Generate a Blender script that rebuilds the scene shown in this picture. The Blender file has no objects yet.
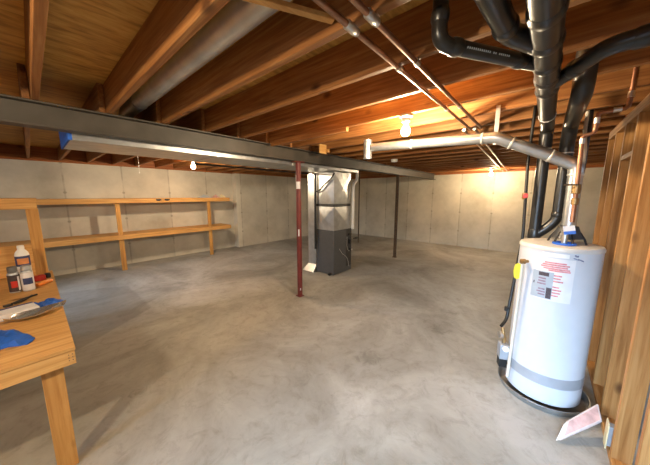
import bpy, bmesh, math, random
from mathutils import Vector, Matrix
random.seed(7)
SC = bpy.context.scene
COL = SC.collection
PI = math.pi
R = math.radians

# ------------------------------------------------------------------ materials
def mat(name):
    m = bpy.data.materials.new(name); m.use_nodes = True
    nt = m.node_tree
    return m, nt, nt.nodes['Principled BSDF']

def plain(name, col, rough=.5, metal=0., spec=.5, var=.12, scale=14., bump=0.):
    m, nt, b = mat(name)
    N, L = nt.nodes, nt.links
    tc = N.new('ShaderNodeTexCoord'); n = N.new('ShaderNodeTexNoise')
    n.inputs['Scale'].default_value = scale; n.inputs['Detail'].default_value = 4
    L.new(tc.outputs['Object'], n.inputs['Vector'])
    r = N.new('ShaderNodeValToRGB')
    r.color_ramp.elements[0].position = .3; r.color_ramp.elements[1].position = .75
    r.color_ramp.elements[0].color = (*[c * (1 - var) for c in col], 1)
    r.color_ramp.elements[1].color = (*[min(1, c * (1 + var)) for c in col], 1)
    L.new(n.outputs['Fac'], r.inputs['Fac']); L.new(r.outputs['Color'], b.inputs['Base Color'])
    b.inputs['Roughness'].default_value = rough; b.inputs['Metallic'].default_value = metal
    b.inputs['Specular IOR Level'].default_value = spec
    if bump:
        bp = N.new('ShaderNodeBump'); bp.inputs['Strength'].default_value = bump; bp.inputs['Distance'].default_value = .01
        L.new(n.outputs['Fac'], bp.inputs['Height']); L.new(bp.outputs['Normal'], b.inputs['Normal'])
    return m

def ramp(N, stops):
    r = N.new('ShaderNodeValToRGB'); e = r.color_ramp.elements
    while len(e) < len(stops): e.new(.5)
    for i, (p, c) in enumerate(stops):
        e[i].position = p; e[i].color = (*c, 1)
    return r

def wood(name, dark, mid, light, axis, grain=1.0, knots=True, rough=.6, along=1.1):
    m, nt, b = mat(name)
    N, L = nt.nodes, nt.links
    tc = N.new('ShaderNodeTexCoord'); oi = N.new('ShaderNodeObjectInfo')
    ofs = N.new('ShaderNodeVectorMath'); ofs.operation = 'MULTIPLY_ADD'
    cmb = N.new('ShaderNodeCombineXYZ')
    for i in range(3): L.new(oi.outputs['Random'], cmb.inputs[i])
    L.new(cmb.outputs[0], ofs.inputs[0]); ofs.inputs[1].default_value = (31, 47, 17)
    L.new(tc.outputs['Object'], ofs.inputs[2])
    mp = N.new('ShaderNodeMapping')
    s = [26, 26, 26]; s['XYZ'.index(axis)] = along
    mp.inputs['Scale'].default_value = [v * grain for v in s]
    L.new(ofs.outputs[0], mp.inputs['Vector'])
    n = N.new('ShaderNodeTexNoise'); n.inputs['Scale'].default_value = 1.6; n.inputs['Detail'].default_value = 6
    n.inputs['Roughness'].default_value = .6; n.inputs['Distortion'].default_value = .5
    L.new(mp.outputs[0], n.inputs['Vector'])
    r = ramp(N, [(.25, dark), (.5, mid), (.75, light)])
    L.new(n.outputs['Fac'], r.inputs['Fac'])
    col = r.outputs['Color']
    n2 = N.new('ShaderNodeTexNoise'); n2.inputs['Scale'].default_value = 1.3; n2.inputs['Detail'].default_value = 2
    L.new(ofs.outputs[0], n2.inputs['Vector'])
    mx = N.new('ShaderNodeMix'); mx.data_type = 'RGBA'; mx.blend_type = 'MULTIPLY'; mx.inputs[0].default_value = .55
    r2 = ramp(N, [(.3, (.62, .55, .5)), (.7, (1, 1, 1))])
    L.new(n2.outputs['Fac'], r2.inputs['Fac'])
    L.new(col, mx.inputs[6]); L.new(r2.outputs['Color'], mx.inputs[7]); col = mx.outputs[2]
    if knots:
        mk = N.new('ShaderNodeMapping'); sk = [4.5, 4.5, 4.5]; sk['XYZ'.index(axis)] = 2.4
        mk.inputs['Scale'].default_value = sk
        L.new(ofs.outputs[0], mk.inputs['Vector'])
        v = N.new('ShaderNodeTexVoronoi'); v.inputs['Scale'].default_value = 1.0
        L.new(mk.outputs[0], v.inputs['Vector'])
        rk = ramp(N, [(.06, (.14, .08, .05)), (.15, (1, 1, 1))])
        L.new(v.outputs['Distance'], rk.inputs['Fac'])
        m3 = N.new('ShaderNodeMix'); m3.data_type = 'RGBA'; m3.blend_type = 'MULTIPLY'; m3.inputs[0].default_value = .8
        L.new(col, m3.inputs[6]); L.new(rk.outputs['Color'], m3.inputs[7]); col = m3.outputs[2]
    L.new(col, b.inputs['Base Color'])
    b.inputs['Roughness'].default_value = rough; b.inputs['Specular IOR Level'].default_value = .3
    bp = N.new('ShaderNodeBump'); bp.inputs['Strength'].default_value = .15; bp.inputs['Distance'].default_value = .004
    L.new(n.outputs['Fac'], bp.inputs['Height']); L.new(bp.outputs['Normal'], b.inputs['Normal'])
    return m

def math_node(N, L, op, a, bv=None, c=None):
    n = N.new('ShaderNodeMath'); n.operation = op
    for i, v in enumerate((a, bv, c)):
        if v is None: continue
        if isinstance(v, (int, float)): n.inputs[i].default_value = v
        else: L.new(v, n.inputs[i])
    return n.outputs[0]

def smooth(N, L, v, lo, hi):
    n = N.new('ShaderNodeMapRange'); n.interpolation_type = 'SMOOTHSTEP'
    L.new(v, n.inputs[0]); n.inputs[1].default_value = lo; n.inputs[2].default_value = hi
    return n.outputs[0]

def concrete_wall(name, axis, phase, step, base, low):
    """poured wall: cloudy grey, form-panel joints every STEP along AXIS, tie marks on the joints"""
    m, nt, b = mat(name); N, L = nt.nodes, nt.links
    tc = N.new('ShaderNodeTexCoord'); sp = N.new('ShaderNodeSeparateXYZ'); L.new(tc.outputs['Object'], sp.inputs[0])
    n1 = N.new('ShaderNodeTexNoise'); n1.inputs['Scale'].default_value = 1.1; n1.inputs['Detail'].default_value = 7; n1.inputs['Roughness'].default_value = .62
    L.new(tc.outputs['Object'], n1.inputs['Vector'])
    r = ramp(N, [(.3, low), (.52, base), (.72, tuple(min(1, c * 1.18) for c in base))])
    L.new(n1.outputs['Fac'], r.inputs['Fac'])
    # panel index gives each panel its own tone
    a = sp.outputs['XYZ'.index(axis)]
    t = math_node(N, L, 'DIVIDE', math_node(N, L, 'SUBTRACT', a, phase), step)
    fl = math_node(N, L, 'FLOOR', t)
    wn = N.new('ShaderNodeTexWhiteNoise'); wn.noise_dimensions = '1D'; L.new(fl, wn.inputs['W'])
    tone = math_node(N, L, 'MULTIPLY_ADD', wn.outputs['Value'], .16, .90)
    mx = N.new('ShaderNodeMix'); mx.data_type = 'RGBA'; mx.blend_type = 'MULTIPLY'; mx.inputs[0].default_value = 1
    L.new(r.outputs['Color'], mx.inputs[6]); L.new(tone, mx.inputs[7])
    fr = math_node(N, L, 'FRACT', t)
    dist = math_node(N, L, 'MULTIPLY', math_node(N, L, 'MINIMUM', fr, math_node(N, L, 'SUBTRACT', 1., fr)), step)
    joint = math_node(N, L, 'SUBTRACT', 1., smooth(N, L, dist, .006, .022))
    n3 = N.new('ShaderNodeTexNoise'); n3.inputs['Scale'].default_value = 5; n3.inputs['Detail'].default_value = 3
    L.new(tc.outputs['Object'], n3.inputs['Vector'])
    joint = math_node(N, L, 'MULTIPLY', joint, smooth(N, L, n3.outputs['Fac'], .3, .6))
    zf = math_node(N, L, 'FRACT', math_node(N, L, 'DIVIDE', math_node(N, L, 'SUBTRACT', sp.outputs[2], .2), .61))
    zd = math_node(N, L, 'MULTIPLY', math_node(N, L, 'ABSOLUTE', math_node(N, L, 'SUBTRACT', zf, .5)), .61)
    rr = math_node(N, L, 'SQRT', math_node(N, L, 'ADD', math_node(N, L, 'MULTIPLY', zd, zd), math_node(N, L, 'MULTIPLY', dist, dist)))
    tie = math_node(N, L, 'SUBTRACT', 1., smooth(N, L, rr, .018, .035))
    mark = math_node(N, L, 'MAXIMUM', math_node(N, L, 'MULTIPLY', joint, .36), math_node(N, L, 'MULTIPLY', tie, .5))
    m2 = N.new('ShaderNodeMix'); m2.data_type = 'RGBA'; L.new(mark, m2.inputs[0])
    L.new(mx.outputs[2], m2.inputs[6]); m2.inputs[7].default_value = (.10, .085, .06, 1)
    L.new(m2.outputs[2], b.inputs['Base Color'])
    b.inputs['Roughness'].default_value = .85; b.inputs['Specular IOR Level'].default_value = .25
    bp = N.new('ShaderNodeBump'); bp.inputs['Strength'].default_value = .25; bp.inputs['Distance'].default_value = .01
    L.new(n1.outputs['Fac'], bp.inputs['Height']); L.new(bp.outputs['Normal'], b.inputs['Normal'])
    return m

def concrete_floor(name):
    m, nt, b = mat(name); N, L = nt.nodes, nt.links
    tc = N.new('ShaderNodeTexCoord'); sp = N.new('ShaderNodeSeparateXYZ'); L.new(tc.outputs['Object'], sp.inputs[0])
    P = tc.outputs['Object']
    n1 = N.new('ShaderNodeTexNoise'); n1.inputs['Scale'].default_value = .75; n1.inputs['Detail'].default_value = 8; n1.inputs['Roughness'].default_value = .65; n1.inputs['Distortion'].default_value = .8
    n2 = N.new('ShaderNodeTexNoise'); n2.inputs['Scale'].default_value = 8.; n2.inputs['Detail'].default_value = 9; n2.inputs['Roughness'].default_value = .74; n2.inputs['Distortion'].default_value = .7
    for n in (n1, n2): L.new(P, n.inputs['Vector'])
    r1 = ramp(N, [(.32, (.20, .186, .158)), (.5, (.315, .30, .265)), (.68, (.43, .415, .385))])
    L.new(n1.outputs['Fac'], r1.inputs['Fac'])
    r2 = ramp(N, [(.3, (.66, .64, .60)), (.5, (1, 1, 1)), (.7, (1.06, 1.06, 1.06))])
    L.new(n2.outputs['Fac'], r2.inputs['Fac'])
    mx = N.new('ShaderNodeMix'); mx.data_type = 'RGBA'; mx.blend_type = 'MULTIPLY'; mx.inputs[0].default_value = .75
    L.new(r1.outputs['Color'], mx.inputs[6]); L.new(r2.outputs['Color'], mx.inputs[7])
    # cast shadow beside the workbench, painted into the slab colour
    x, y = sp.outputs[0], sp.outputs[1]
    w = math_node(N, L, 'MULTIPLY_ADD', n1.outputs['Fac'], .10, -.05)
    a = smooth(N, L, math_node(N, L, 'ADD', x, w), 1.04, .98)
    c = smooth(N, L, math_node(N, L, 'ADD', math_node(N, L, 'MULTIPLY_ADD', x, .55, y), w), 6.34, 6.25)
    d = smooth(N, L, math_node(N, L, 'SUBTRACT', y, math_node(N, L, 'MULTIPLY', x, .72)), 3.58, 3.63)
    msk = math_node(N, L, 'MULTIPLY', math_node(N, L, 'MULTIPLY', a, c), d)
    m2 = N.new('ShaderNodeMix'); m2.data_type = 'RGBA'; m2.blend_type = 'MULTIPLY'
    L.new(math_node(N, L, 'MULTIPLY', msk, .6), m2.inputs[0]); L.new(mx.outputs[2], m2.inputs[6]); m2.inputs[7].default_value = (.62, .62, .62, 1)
    # scattered darker stains
    v = N.new('ShaderNodeTexVoronoi'); v.inputs['Scale'].default_value = .9; L.new(P, v.inputs['Vector'])
    vv = math_node(N, L, 'ADD', v.outputs['Distance'], math_node(N, L, 'MULTIPLY', n2.outputs['Fac'], .35))
    st = math_node(N, L, 'MULTIPLY', math_node(N, L, 'SUBTRACT', 1., smooth(N, L, vv, .2, .33)), .45)
    m3 = N.new('ShaderNodeMix'); m3.data_type = 'RGBA'; m3.blend_type = 'MULTIPLY'
    L.new(st, m3.inputs[0]); L.new(m2.outputs[2], m3.inputs[6]); m3.inputs[7].default_value = (.45, .42, .38, 1)
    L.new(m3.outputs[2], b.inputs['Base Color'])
    rr = N.new('ShaderNodeMapRange'); L.new(n2.outputs['Fac'], rr.inputs[0]); rr.inputs[3].default_value = .42; rr.inputs[4].default_value = .68
    L.new(rr.outputs[0], b.inputs['Roughness']); b.inputs['Specular IOR Level'].default_value = .4
    bp = N.new('ShaderNodeBump'); bp.inputs['Strength'].default_value = .12; bp.inputs['Distance'].default_value = .01
    L.new(n2.outputs['Fac'], bp.inputs['Height']); L.new(bp.outputs['Normal'], b.inputs['Normal'])
    return m

def emitter(name, col, strength):
    m = bpy.data.materials.new(name); m.use_nodes = True; nt = m.node_tree
    nt.nodes.remove(nt.nodes['Principled BSDF'])
    e = nt.nodes.new('ShaderNodeEmission'); e.inputs[0].default_value = (*col, 1); e.inputs[1].default_value = strength
    nt.links.new(e.outputs[0], nt.nodes['Material Output'].inputs[0])
    return m

def pane(name):
    m = bpy.data.materials.new(name); m.use_nodes = True; nt = m.node_tree
    nt.nodes.remove(nt.nodes['Principled BSDF'])
    t = nt.nodes.new('ShaderNodeBsdfTransparent'); t.inputs[0].default_value = (.93, .96, .97, 1)
    g = nt.nodes.new('ShaderNodeBsdfGlossy'); g.inputs['Roughness'].default_value = .02
    f = nt.nodes.new('ShaderNodeMixShader'); f.inputs[0].default_value = .06
    nt.links.new(t.outputs[0], f.inputs[1]); nt.links.new(g.outputs[0], f.inputs[2])
    nt.links.new(f.outputs[0], nt.nodes['Material Output'].inputs[0])
    return m

M = {}
M['joist'] = wood('joist_lumber', (.165, .058, .015), (.31, .128, .037), (.46, .235, .085), 'Y')
M['rim'] = wood('rim_lumber_x', (.20, .055, .016), (.32, .105, .03), (.42, .16, .05), 'X')
M['rimy'] = wood('rim_lumber_y', (.20, .055, .016), (.32, .105, .03), (.42, .16, .05), 'Y')
M['ply'] = wood('subfloor_panel', (.27, .13, .028), (.60, .33, .075), (.76, .48, .14), 'X', grain=.5, knots=False, along=6)
M['stud'] = wood('stud_lumber', (.31, .13, .032), (.52, .26, .085), (.66, .38, .15), 'Z')
M['platewood'] = wood('plate_lumber', (.31, .13, .032), (.52, .26, .085), (.66, .38, .15), 'X')
M['pine_x'] = wood('pine_x', (.42, .20, .055), (.62, .335, .105), (.73, .45, .17), 'X')
M['pine_y'] = wood('pine_y', (.42, .20, .055), (.62, .335, .105), (.73, .45, .17), 'Y')
M['pine_z'] = wood('pine_z', (.38, .17, .045), (.57, .29, .08), (.69, .40, .13), 'Z')
M['wall_l'] = concrete_wall('poured_wall_shelving', 'X', .49, .98, (.56, .52, .445), (.42, .385, .32))
M['wall_b'] = concrete_wall('poured_wall_far', 'Y', .35, .88, (.53, .475, .365), (.40, .35, .26))
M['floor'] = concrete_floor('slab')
M['steel'] = plain('painted_steel', (.075, .064, .052), .5, .3, var=.25, scale=5)
M['redsteel'] = plain('red_oxide_paint', (.15, .022, .018), .5, .0, var=.25)
M['rust'] = plain('rusty_brown_steel', (.075, .045, .025), .7, .1, var=.45, scale=22)
M['galv'] = plain('galvanised_sheet', (.56, .57, .58), .34, .9, var=.16, scale=9)
M['galvd'] = plain('dull_galvanised', (.66, .66, .62), .33, .6, var=.16, scale=7)
M['abs'] = plain('black_abs', (.020, .019, .018), .33, 0, .55, var=.3)
M['iron'] = plain('black_iron', (.018, .017, .016), .45, .3, var=.3)
M['ring'] = plain('pipe_cement_ring', (.62, .60, .58), .5)
M['copper'] = plain('copper', (.40, .19, .11), .45, .8, var=.25, scale=18)
M['copperd'] = plain('tarnished_copper', (.36, .19, .115), .38, .9, var=.3, scale=12)
M['solder'] = plain('solder', (.65, .62, .58), .35, .9)
M['white'] = plain('white_enamel', (.56, .57, .61), .28, 0, .5, var=.02)
M['offwhite'] = plain('offwhite_enamel', (.60, .57, .53), .4, 0, .5, var=.04)
M['bandgrey'] = plain('grey_band', (.36, .37, .40), .4, .2, var=.06)
M['pan'] = plain('drain_pan_metal', (.30, .29, .275), .36, .6, var=.2)
M['cpvc'] = plain('cream_plastic', (.66, .58, .47), .45, var=.05)
M['pvc'] = plain('white_plastic', (.78, .77, .74), .4, var=.04)
M['yellow'] = plain('yellow_card', (.80, .62, .02), .55, var=.06)
M['brass'] = plain('brass', (.40, .25, .11), .45, .85)
M['red'] = plain('red_plastic', (.50, .03, .02), .4)
M['orange'] = plain('orange_plastic', (.72, .22, .03), .45)
M['blue'] = plain('blue_plastic', (.02, .12, .55), .5)
M['bluetape'] = plain('blue_tape', (.015, .11, .52), .65, var=.25, scale=30)
M['black'] = plain('black_plastic', (.012, .012, .013), .4)
M['furn'] = plain('grey_furnace_enamel', (.085, .088, .095), .42, .2, var=.08)
M['dkgrey'] = plain('dark_grey_metal', (.05, .05, .052), .5, .3)
M['cardgrey'] = plain('grey_card', (.36, .40, .45), .6, var=.08)
M['paper'] = plain('paper', (.70, .68, .69), .7, var=.05)
M['pinkink'] = plain('pink_red_ink', (.64, .24, .25), .7, var=.3, scale=60)
M['darkink'] = plain('dark_ink', (.07, .05, .06), .7, var=.3, scale=60)
M['inkblue'] = plain('blue_ink', (.02, .03, .16), .6)
M['porc'] = plain('lampholder', (.20, .17, .14), .45)
M['cream'] = plain('cream_cover', (.72, .64, .40), .5)
M['plasticwrap'] = plain('wrapped_paper', (.62, .52, .50), .3, 0, .6, var=.12, scale=20, bump=.4)
M['pinkpaper'] = plain('pink_print', (.58, .36, .33), .35, var=.25, scale=20)
M['can_silver'] = plain('silver_can', (.55, .56, .57), .35, .6)
M['can_grey'] = plain('grey_cap', (.12, .12, .12), .5)
M['label_dark'] = plain('dark_label', (.05, .035, .035), .5, var=.4, scale=40)
M['label_orange'] = plain('orange_label', (.66, .25, .08), .5, var=.2)
M['label_navy'] = plain('navy_label', (.03, .045, .14), .5, var=.3)
M['pane'] = pane('window_pane')
M['bulb'] = emitter('glowing_bulb', (1.0, .80, .53), 960)
M['trayin'] = plain('polished_tray', (.62, .62, .62), .25, .85, var=.1)

# ------------------------------------------------------------------ geometry helpers
class MB:
    def __init__(self): self.bm = bmesh.new()
    def box(self, a, b, rot=None, piv=None):
        a, b = Vector(a), Vector(b)
        vs = []
        for x in (a.x, b.x):
            for y in (a.y, b.y):
                for z in (a.z, b.z):
                    p = Vector((x, y, z))
                    if rot is not None:
                        c = Vector(piv) if piv is not None else (a + b) / 2
                        p = rot @ (p - c) + c
                    vs.append(self.bm.verts.new(p))
        for f in ((0, 1, 3, 2), (4, 6, 7, 5), (0, 4, 5, 1), (2, 3, 7, 6), (0, 2, 6, 4), (1, 5, 7, 3)):
            self.bm.faces.new([vs[i] for i in f])
        return self
    def ngon_prism(self, poly, z0, z1, tf=lambda p: p):
        lo = [self.bm.verts.new(tf(Vector((x, y, z0)))) for x, y in poly]
        hi = [self.bm.verts.new(tf(Vector((x, y, z1)))) for x, y in poly]
        n = len(poly)
        self.bm.faces.new(lo[::-1]); self.bm.faces.new(hi)
        for i in range(n): self.bm.faces.new((lo[i], lo[(i + 1) % n], hi[(i + 1) % n], hi[i]))
        return self
    def hexa(self, lo, hi):
        """any 8-corner block: two matching quads"""
        a = [self.bm.verts.new(p) for p in lo]; b = [self.bm.verts.new(p) for p in hi]
        self.bm.faces.new(a[::-1]); self.bm.faces.new(b)
        for i in range(4): self.bm.faces.new((a[i], a[(i + 1) % 4], b[(i + 1) % 4], b[i]))
        return self
    def tube(self, pts, r, seg=20, cap=True, fillet=0., fs=6, radii=None):
        P = [Vector(p) for p in pts]
        if fillet and len(P) > 2:
            Q = [P[0]]
            for i in range(1, len(P) - 1):
                d0 = (P[i - 1] - P[i]); d1 = (P[i + 1] - P[i])
                t = min(fillet, d0.length * .48, d1.length * .48)
                A = P[i] + d0.normalized() * t; B = P[i] + d1.normalized() * t
                for k in range(fs + 1):
                    u = k / fs
                    Q.append(A * (1 - u) ** 2 + P[i] * 2 * u * (1 - u) + B * u * u)
            Q.append(P[-1]); P = Q
        n = len(P)
        T = []
        for i in range(n):
            a = P[max(0, i - 1)]; b = P[min(n - 1, i + 1)]
            T.append((b - a).normalized())
        up = Vector((0, 0, 1)) if abs(T[0].z) < .9 else Vector((1, 0, 0))
        u = (up - T[0] * up.dot(T[0])).normalized()
        rings = []
        for i in range(n):
            u = (u - T[i] * u.dot(T[i])).normalized(); w = T[i].cross(u)
            k = 1.
            if 0 < i < n - 1:
                c = (P[i] - P[i - 1]).normalized().dot(T[i]); k = 1 / max(.6, c)
            rad = radii[i] if radii else r
            ring = []
            for s in range(seg):
                an = 2 * PI * s / seg
                ring.append(self.bm.verts.new(P[i] + (u * math.cos(an) + w * math.sin(an)) * rad))
            rings.append(ring)
        for i in range(n - 1):
            for s in range(seg):
                s2 = (s + 1) % seg
                self.bm.faces.new((rings[i][s], rings[i][s2], rings[i + 1][s2], rings[i + 1][s]))
        if cap:
            self.bm.faces.new(rings[0][::-1]); self.bm.faces.new(rings[-1])
        return self
    def lathe(self, prof, c=(0, 0, 0), seg=32, axis=None, cap=True):
        """prof: (radius, height) pairs, turned about a vertical (or AXIS) line through C"""
        c = Vector(c); rot = Matrix.Identity(3)
        if axis is not None: rot = Vector((0, 0, 1)).rotation_difference(Vector(axis)).to_matrix()
        rings = []
        for r, h in prof:
            rings.append([self.bm.verts.new(c + rot @ Vector((r * math.cos(2 * PI * s / seg), r * math.sin(2 * PI * s / seg), h))) for s in range(seg)])
        for i in range(len(prof) - 1):
            for s in range(seg):
                s2 = (s + 1) % seg
                self.bm.faces.new((rings[i][s], rings[i][s2], rings[i + 1][s2], rings[i + 1][s]))
        if cap:
            self.bm.faces.new(rings[0][::-1]); self.bm.faces.new(rings[-1])
        return self
    def arcpatch(self, c, r, a0, a1, z0, z1, th=.0012, seg=14, shear=0.):
        """a thin sticker bent round an upright cylinder"""
        c = Vector(c); lo = []
        for k in range(seg + 1):
            u = k / seg; a = R(a0 + (a1 - a0) * u); dz = shear * u
            row = []
            for rr in (r, r + th):
                for z in (z0, z1):
                    row.append(self.bm.verts.new((c.x + rr * math.cos(a), c.y + rr * math.sin(a), z + dz)))
            lo.append(row)
        for k in range(seg):
            A, B = lo[k], lo[k + 1]
            for i, j in ((0, 1), (1, 3), (3, 2), (2, 0)):
                self.bm.faces.new((A[i], A[j], B[j], B[i]))
        self.bm.faces.new((lo[0][0], lo[0][2], lo[0][3], lo[0][1])); self.bm.faces.new((lo[-1][1], lo[-1][3], lo[-1][2], lo[-1][0]))
        return self
    def build(self, name, material, parent=None, bevel=0., smooth=True, label=None, origin=None):
        bmesh.ops.recalc_face_normals(self.bm, faces=self.bm.faces[:])
        me = bpy.data.meshes.new(name); self.bm.to_mesh(me); self.bm.free()
        me.materials.append(M[material] if isinstance(material, str) else material)
        o = bpy.data.objects.new(name, me); COL.objects.link(o)
        if origin is not None:
            me.transform(Matrix.Translation(-Vector(origin))); o.location = origin
        if smooth:
            for p in me.polygons: p.use_smooth = True
            me.set_sharp_from_angle(angle=R(38))
        if bevel:
            bv = o.modifiers.new('bevel', 'BEVEL'); bv.width = bevel; bv.segments = 2; bv.limit_method = 'ANGLE'; bv.angle_limit = R(50)
        if parent is not None:
            o.parent = parent
            pl = Vector(); q = parent
            while q is not None: pl += q.location; q = q.parent
            o.location = (Vector(origin) if origin is not None else Vector()) - pl
        if label: o['label'] = label
        return o

def tag(o, label, cat, group=None):
    o['label'] = label; o['category'] = cat
    if group: o['group'] = group
    return o
def thing(name, label, cat, loc=(0, 0, 0), group=None):
    o = bpy.data.objects.new(name, None); COL.objects.link(o); o.location = loc; o.empty_display_size = .1
    return tag(o, label, cat, group)
def struct(o, label=None):
    o['kind'] = 'structure'
    if label: o['label'] = label
    return o
def copy_tree(o, parent=None):
    c = o.copy(); COL.objects.link(c)
    if parent is not None: c.parent = parent
    for ch in list(o.children): copy_tree(ch, c)
    return c
ORD = 'first second third fourth fifth sixth seventh eighth ninth tenth eleventh twelfth thirteenth fourteenth fifteenth sixteenth seventeenth eighteenth nineteenth twentieth twenty-first twenty-second twenty-third twenty-fourth twenty-fifth'.split()

# ------------------------------------------------------------------ the setting
XB, XF = 9.10, -2.6          # far wall face, wall behind the camera
YL, YR = 7.60, -3.2          # wall behind the shelving, window wall
ZJ, ZS, ZW = 2.37, 2.606, 2.33
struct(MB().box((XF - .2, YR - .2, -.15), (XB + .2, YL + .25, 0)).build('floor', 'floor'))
struct(MB().box((XF - .2, YR - .2, ZS), (XB + .2, YL + .25, ZS + .02)).build('ceiling', 'ply'))
w = MB()
w.box((XF - .2, YL, 0), (4.25, YL + .2, ZW)); w.box((4.25, YL - .23, 0), (XB, YL + .2, ZW))
struct(w.build('wall_left', 'wall_l'))
struct(MB().box((XB, YR, 0), (XB + .2, YL + .2, ZW)).build('wall_back', 'wall_b'))
# wall behind the camera with two high windows
w = MB()
WIN = ((-1.3, 1.5), (4.7, 6.5)); wz0, wz1 = 1.35, 2.2
ys = [YR, WIN[0][0], WIN[0][1], WIN[1][0], WIN[1][1], YL]
for k in (0, 2, 4): w.box((XF - .2, ys[k], 0), (XF, ys[k + 1], ZW))
for a, b in WIN:
    w.box((XF - .2, a, 0), (XF, b, wz0)); w.box((XF - .2, a, wz1), (XF, b, ZW))
struct(w.build('wall_front', 'wall_b'))
struct(MB().box((XF, YR - .2, 0), (XB, YR, ZW)).build('wall_right', 'wall_l'))
def window(name, axis, fixed, a0, a1, z0, z1):
    root = bpy.data.objects.new(name, None); COL.objects.link(root); struct(root)
    f = MB()
    def bx(u0, u1, v0, v1, d=.05):
        if axis == 'X': f.box((u0, fixed - d, v0), (u1, fixed, v1))
        else: f.box((fixed - d, u0, v0), (fixed, u1, v1))
    t = .05; mid = (a0 + a1) / 2
    bx(a0, a1, z0, z0 + t); bx(a0, a1, z1 - t, z1); bx(a0, a0 + t, z0 + t, z1 - t); bx(a1 - t, a1, z0 + t, z1 - t); bx(mid - .025, mid + .025, z0 + t, z1 - t)
    f.build('window_frame', 'pvc', root)
    g = MB()
    if axis == 'X': g.box((a0 + t, fixed - .03, z0 + t), (a1 - t, fixed - .026, z1 - t))
    else: g.box((fixed - .03, a0 + t, z0 + t), (fixed - .026, a1 - t, z1 - t))
    g.build('window_pane', 'pane', root)
window('window_1', 'Y', XF - .08, *WIN[0], wz0, wz1)
window('window_2', 'Y', XF - .08, *WIN[1], wz0, wz1)
# mud sills and rim joists on top of the walls
struct(MB().box((XF, YL - .02, ZW), (4.25, YL + .14, ZJ - .002)).box((4.25, YL - .25, ZW), (XB + .0, YL + .14, ZJ - .002)).build('trim_1', 'rim', bevel=.003))
struct(MB().box((XF, YL + .02, ZJ), (XB, YL + .06, ZS)).build('trim_2', 'rim'))
struct(MB().box((XB - .02, YR, ZW), (XB + .14, YL - .26, ZJ - .002)).build('trim_3', 'rimy', bevel=.003))
struct(MB().box((XB + .02, YR, ZJ), (XB + .06, YL, ZS)).build('trim_4', 'rimy'))

# ------------------------------------------------------------------ joists
J0, JS, JT = .105, .426, .020      # first centre, spacing, half thickness
def joist_mesh(y0, y1):
    return MB().box((-JT, y0, 0), (JT, y1, ZS - ZJ - .001))
near = joist_mesh(-3.1, 3.02).build('floor_joist', 'joist', bevel=.004)
far = joist_mesh(2.93, YL - .0).build('floor_joist', 'joist', bevel=.004)
firstn = -3
lastn = 20
for i, n in enumerate(range(firstn, lastn + 1)):
    for src, side, dx in ((near, 'heater', 0), (far, 'shelving', -.0425)):
        o = src if i == 0 else src.copy()
        if i: COL.objects.link(o)
        o.location = (J0 + JS * n + dx, 0, ZJ)
        if n < 0: lab = f'bare floor joist above the workbench on the {side} side, {ORD[n - firstn]} from the window wall'
        else: lab = f'bare floor joist on the {side} side of the steel beam, {ORD[n]} from the workbench corner'
        tag(o, lab, 'joist', f'floor joists on the {side} side of the beam')

# ------------------------------------------------------------------ steel beam and posts
BY = 2.975; BZ0, BZ1 = 2.185, ZJ - .002
w = MB()
w.box((XF, BY - .068, BZ0), (XB - .02, BY + .068, BZ0 + .014)); w.box((XF, BY - .068, BZ1 - .014), (XB - .02, BY + .068, BZ1)); w.box((XF, BY - .005, BZ0 + .013), (XB - .02, BY + .005, BZ1 - .013))
tag(w.build('steel_beam', 'steel', bevel=.003, origin=(0, BY, BZ0)), 'long grey steel beam carrying the floor joists across the basement', 'beam')
def post(x, m, label, stickers):
    t = thing('steel_post', label, 'post', (x, BY, 0))
    MB().lathe([(.041, .012), (.041, BZ0 - .012)], (x, BY, 0), 24).build('shaft', m, t)
    MB().box((x - .05, BY - .05, .0), (x + .05, BY + .05, .012)).build('base_plate', m, t, bevel=.002)
    MB().box((x - .085, BY - .06, BZ0 - .012), (x + .085, BY + .06, BZ0 - .001)).build('cap_plate', m, t, bevel=.002)
    for (z0, z1, a0, a1) in stickers:
        MB().arcpatch((x, BY, 0), .0412, a0, a1, z0, z1).build('sticker', 'paper', t, label='white paper sticker')
post(2.79, 'redsteel', 'dark red steel post under the beam in front of the furnace', [(1.77, 1.88, 170, 268), (1.02, 1.13, 205, 235), (.11, .15, 230, 250)])
post(6.31, 'rust', 'rusty brown steel post under the beam, beyond the furnace', [])

# ------------------------------------------------------------------ light bulbs
def bulb(x, y, label):
    t = thing('light_bulb', label, 'light bulb', (x, y, ZJ), 'bare bulbs under the joists')
    MB().lathe([(.056, -.001), (.056, -.018), (.040, -.030), (.034, -.062), (.026, -.066)], (x, y, ZJ), 28).build('lampholder', 'porc', t)
    prof = [(.013, -.066), (.0145, -.088), (.020, -.100), (.033, -.120), (.037, -.142), (.034, -.161), (.023, -.175), (.008, -.180)]
    MB().lathe(prof, (x, y, ZJ), 24).build('bulb_glass', 'bulb', t, label='lit white bulb')
bulb(J0 + JS * 5, 1.0, 'lit bare bulb beside the metal vent pipe, the big bright one')
bulb(J0 + JS * 19, 1.20, 'lit bare bulb near the far concrete wall, behind the vent pipe')
bulb(J0 - JS * 3, .9, 'lit bare bulb behind the workbench, by the window wall')
bulb(J0 + JS * 5 - .0425, 5.36, 'lit bare bulb above the wall shelving, beyond the sheet metal duct')

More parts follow.
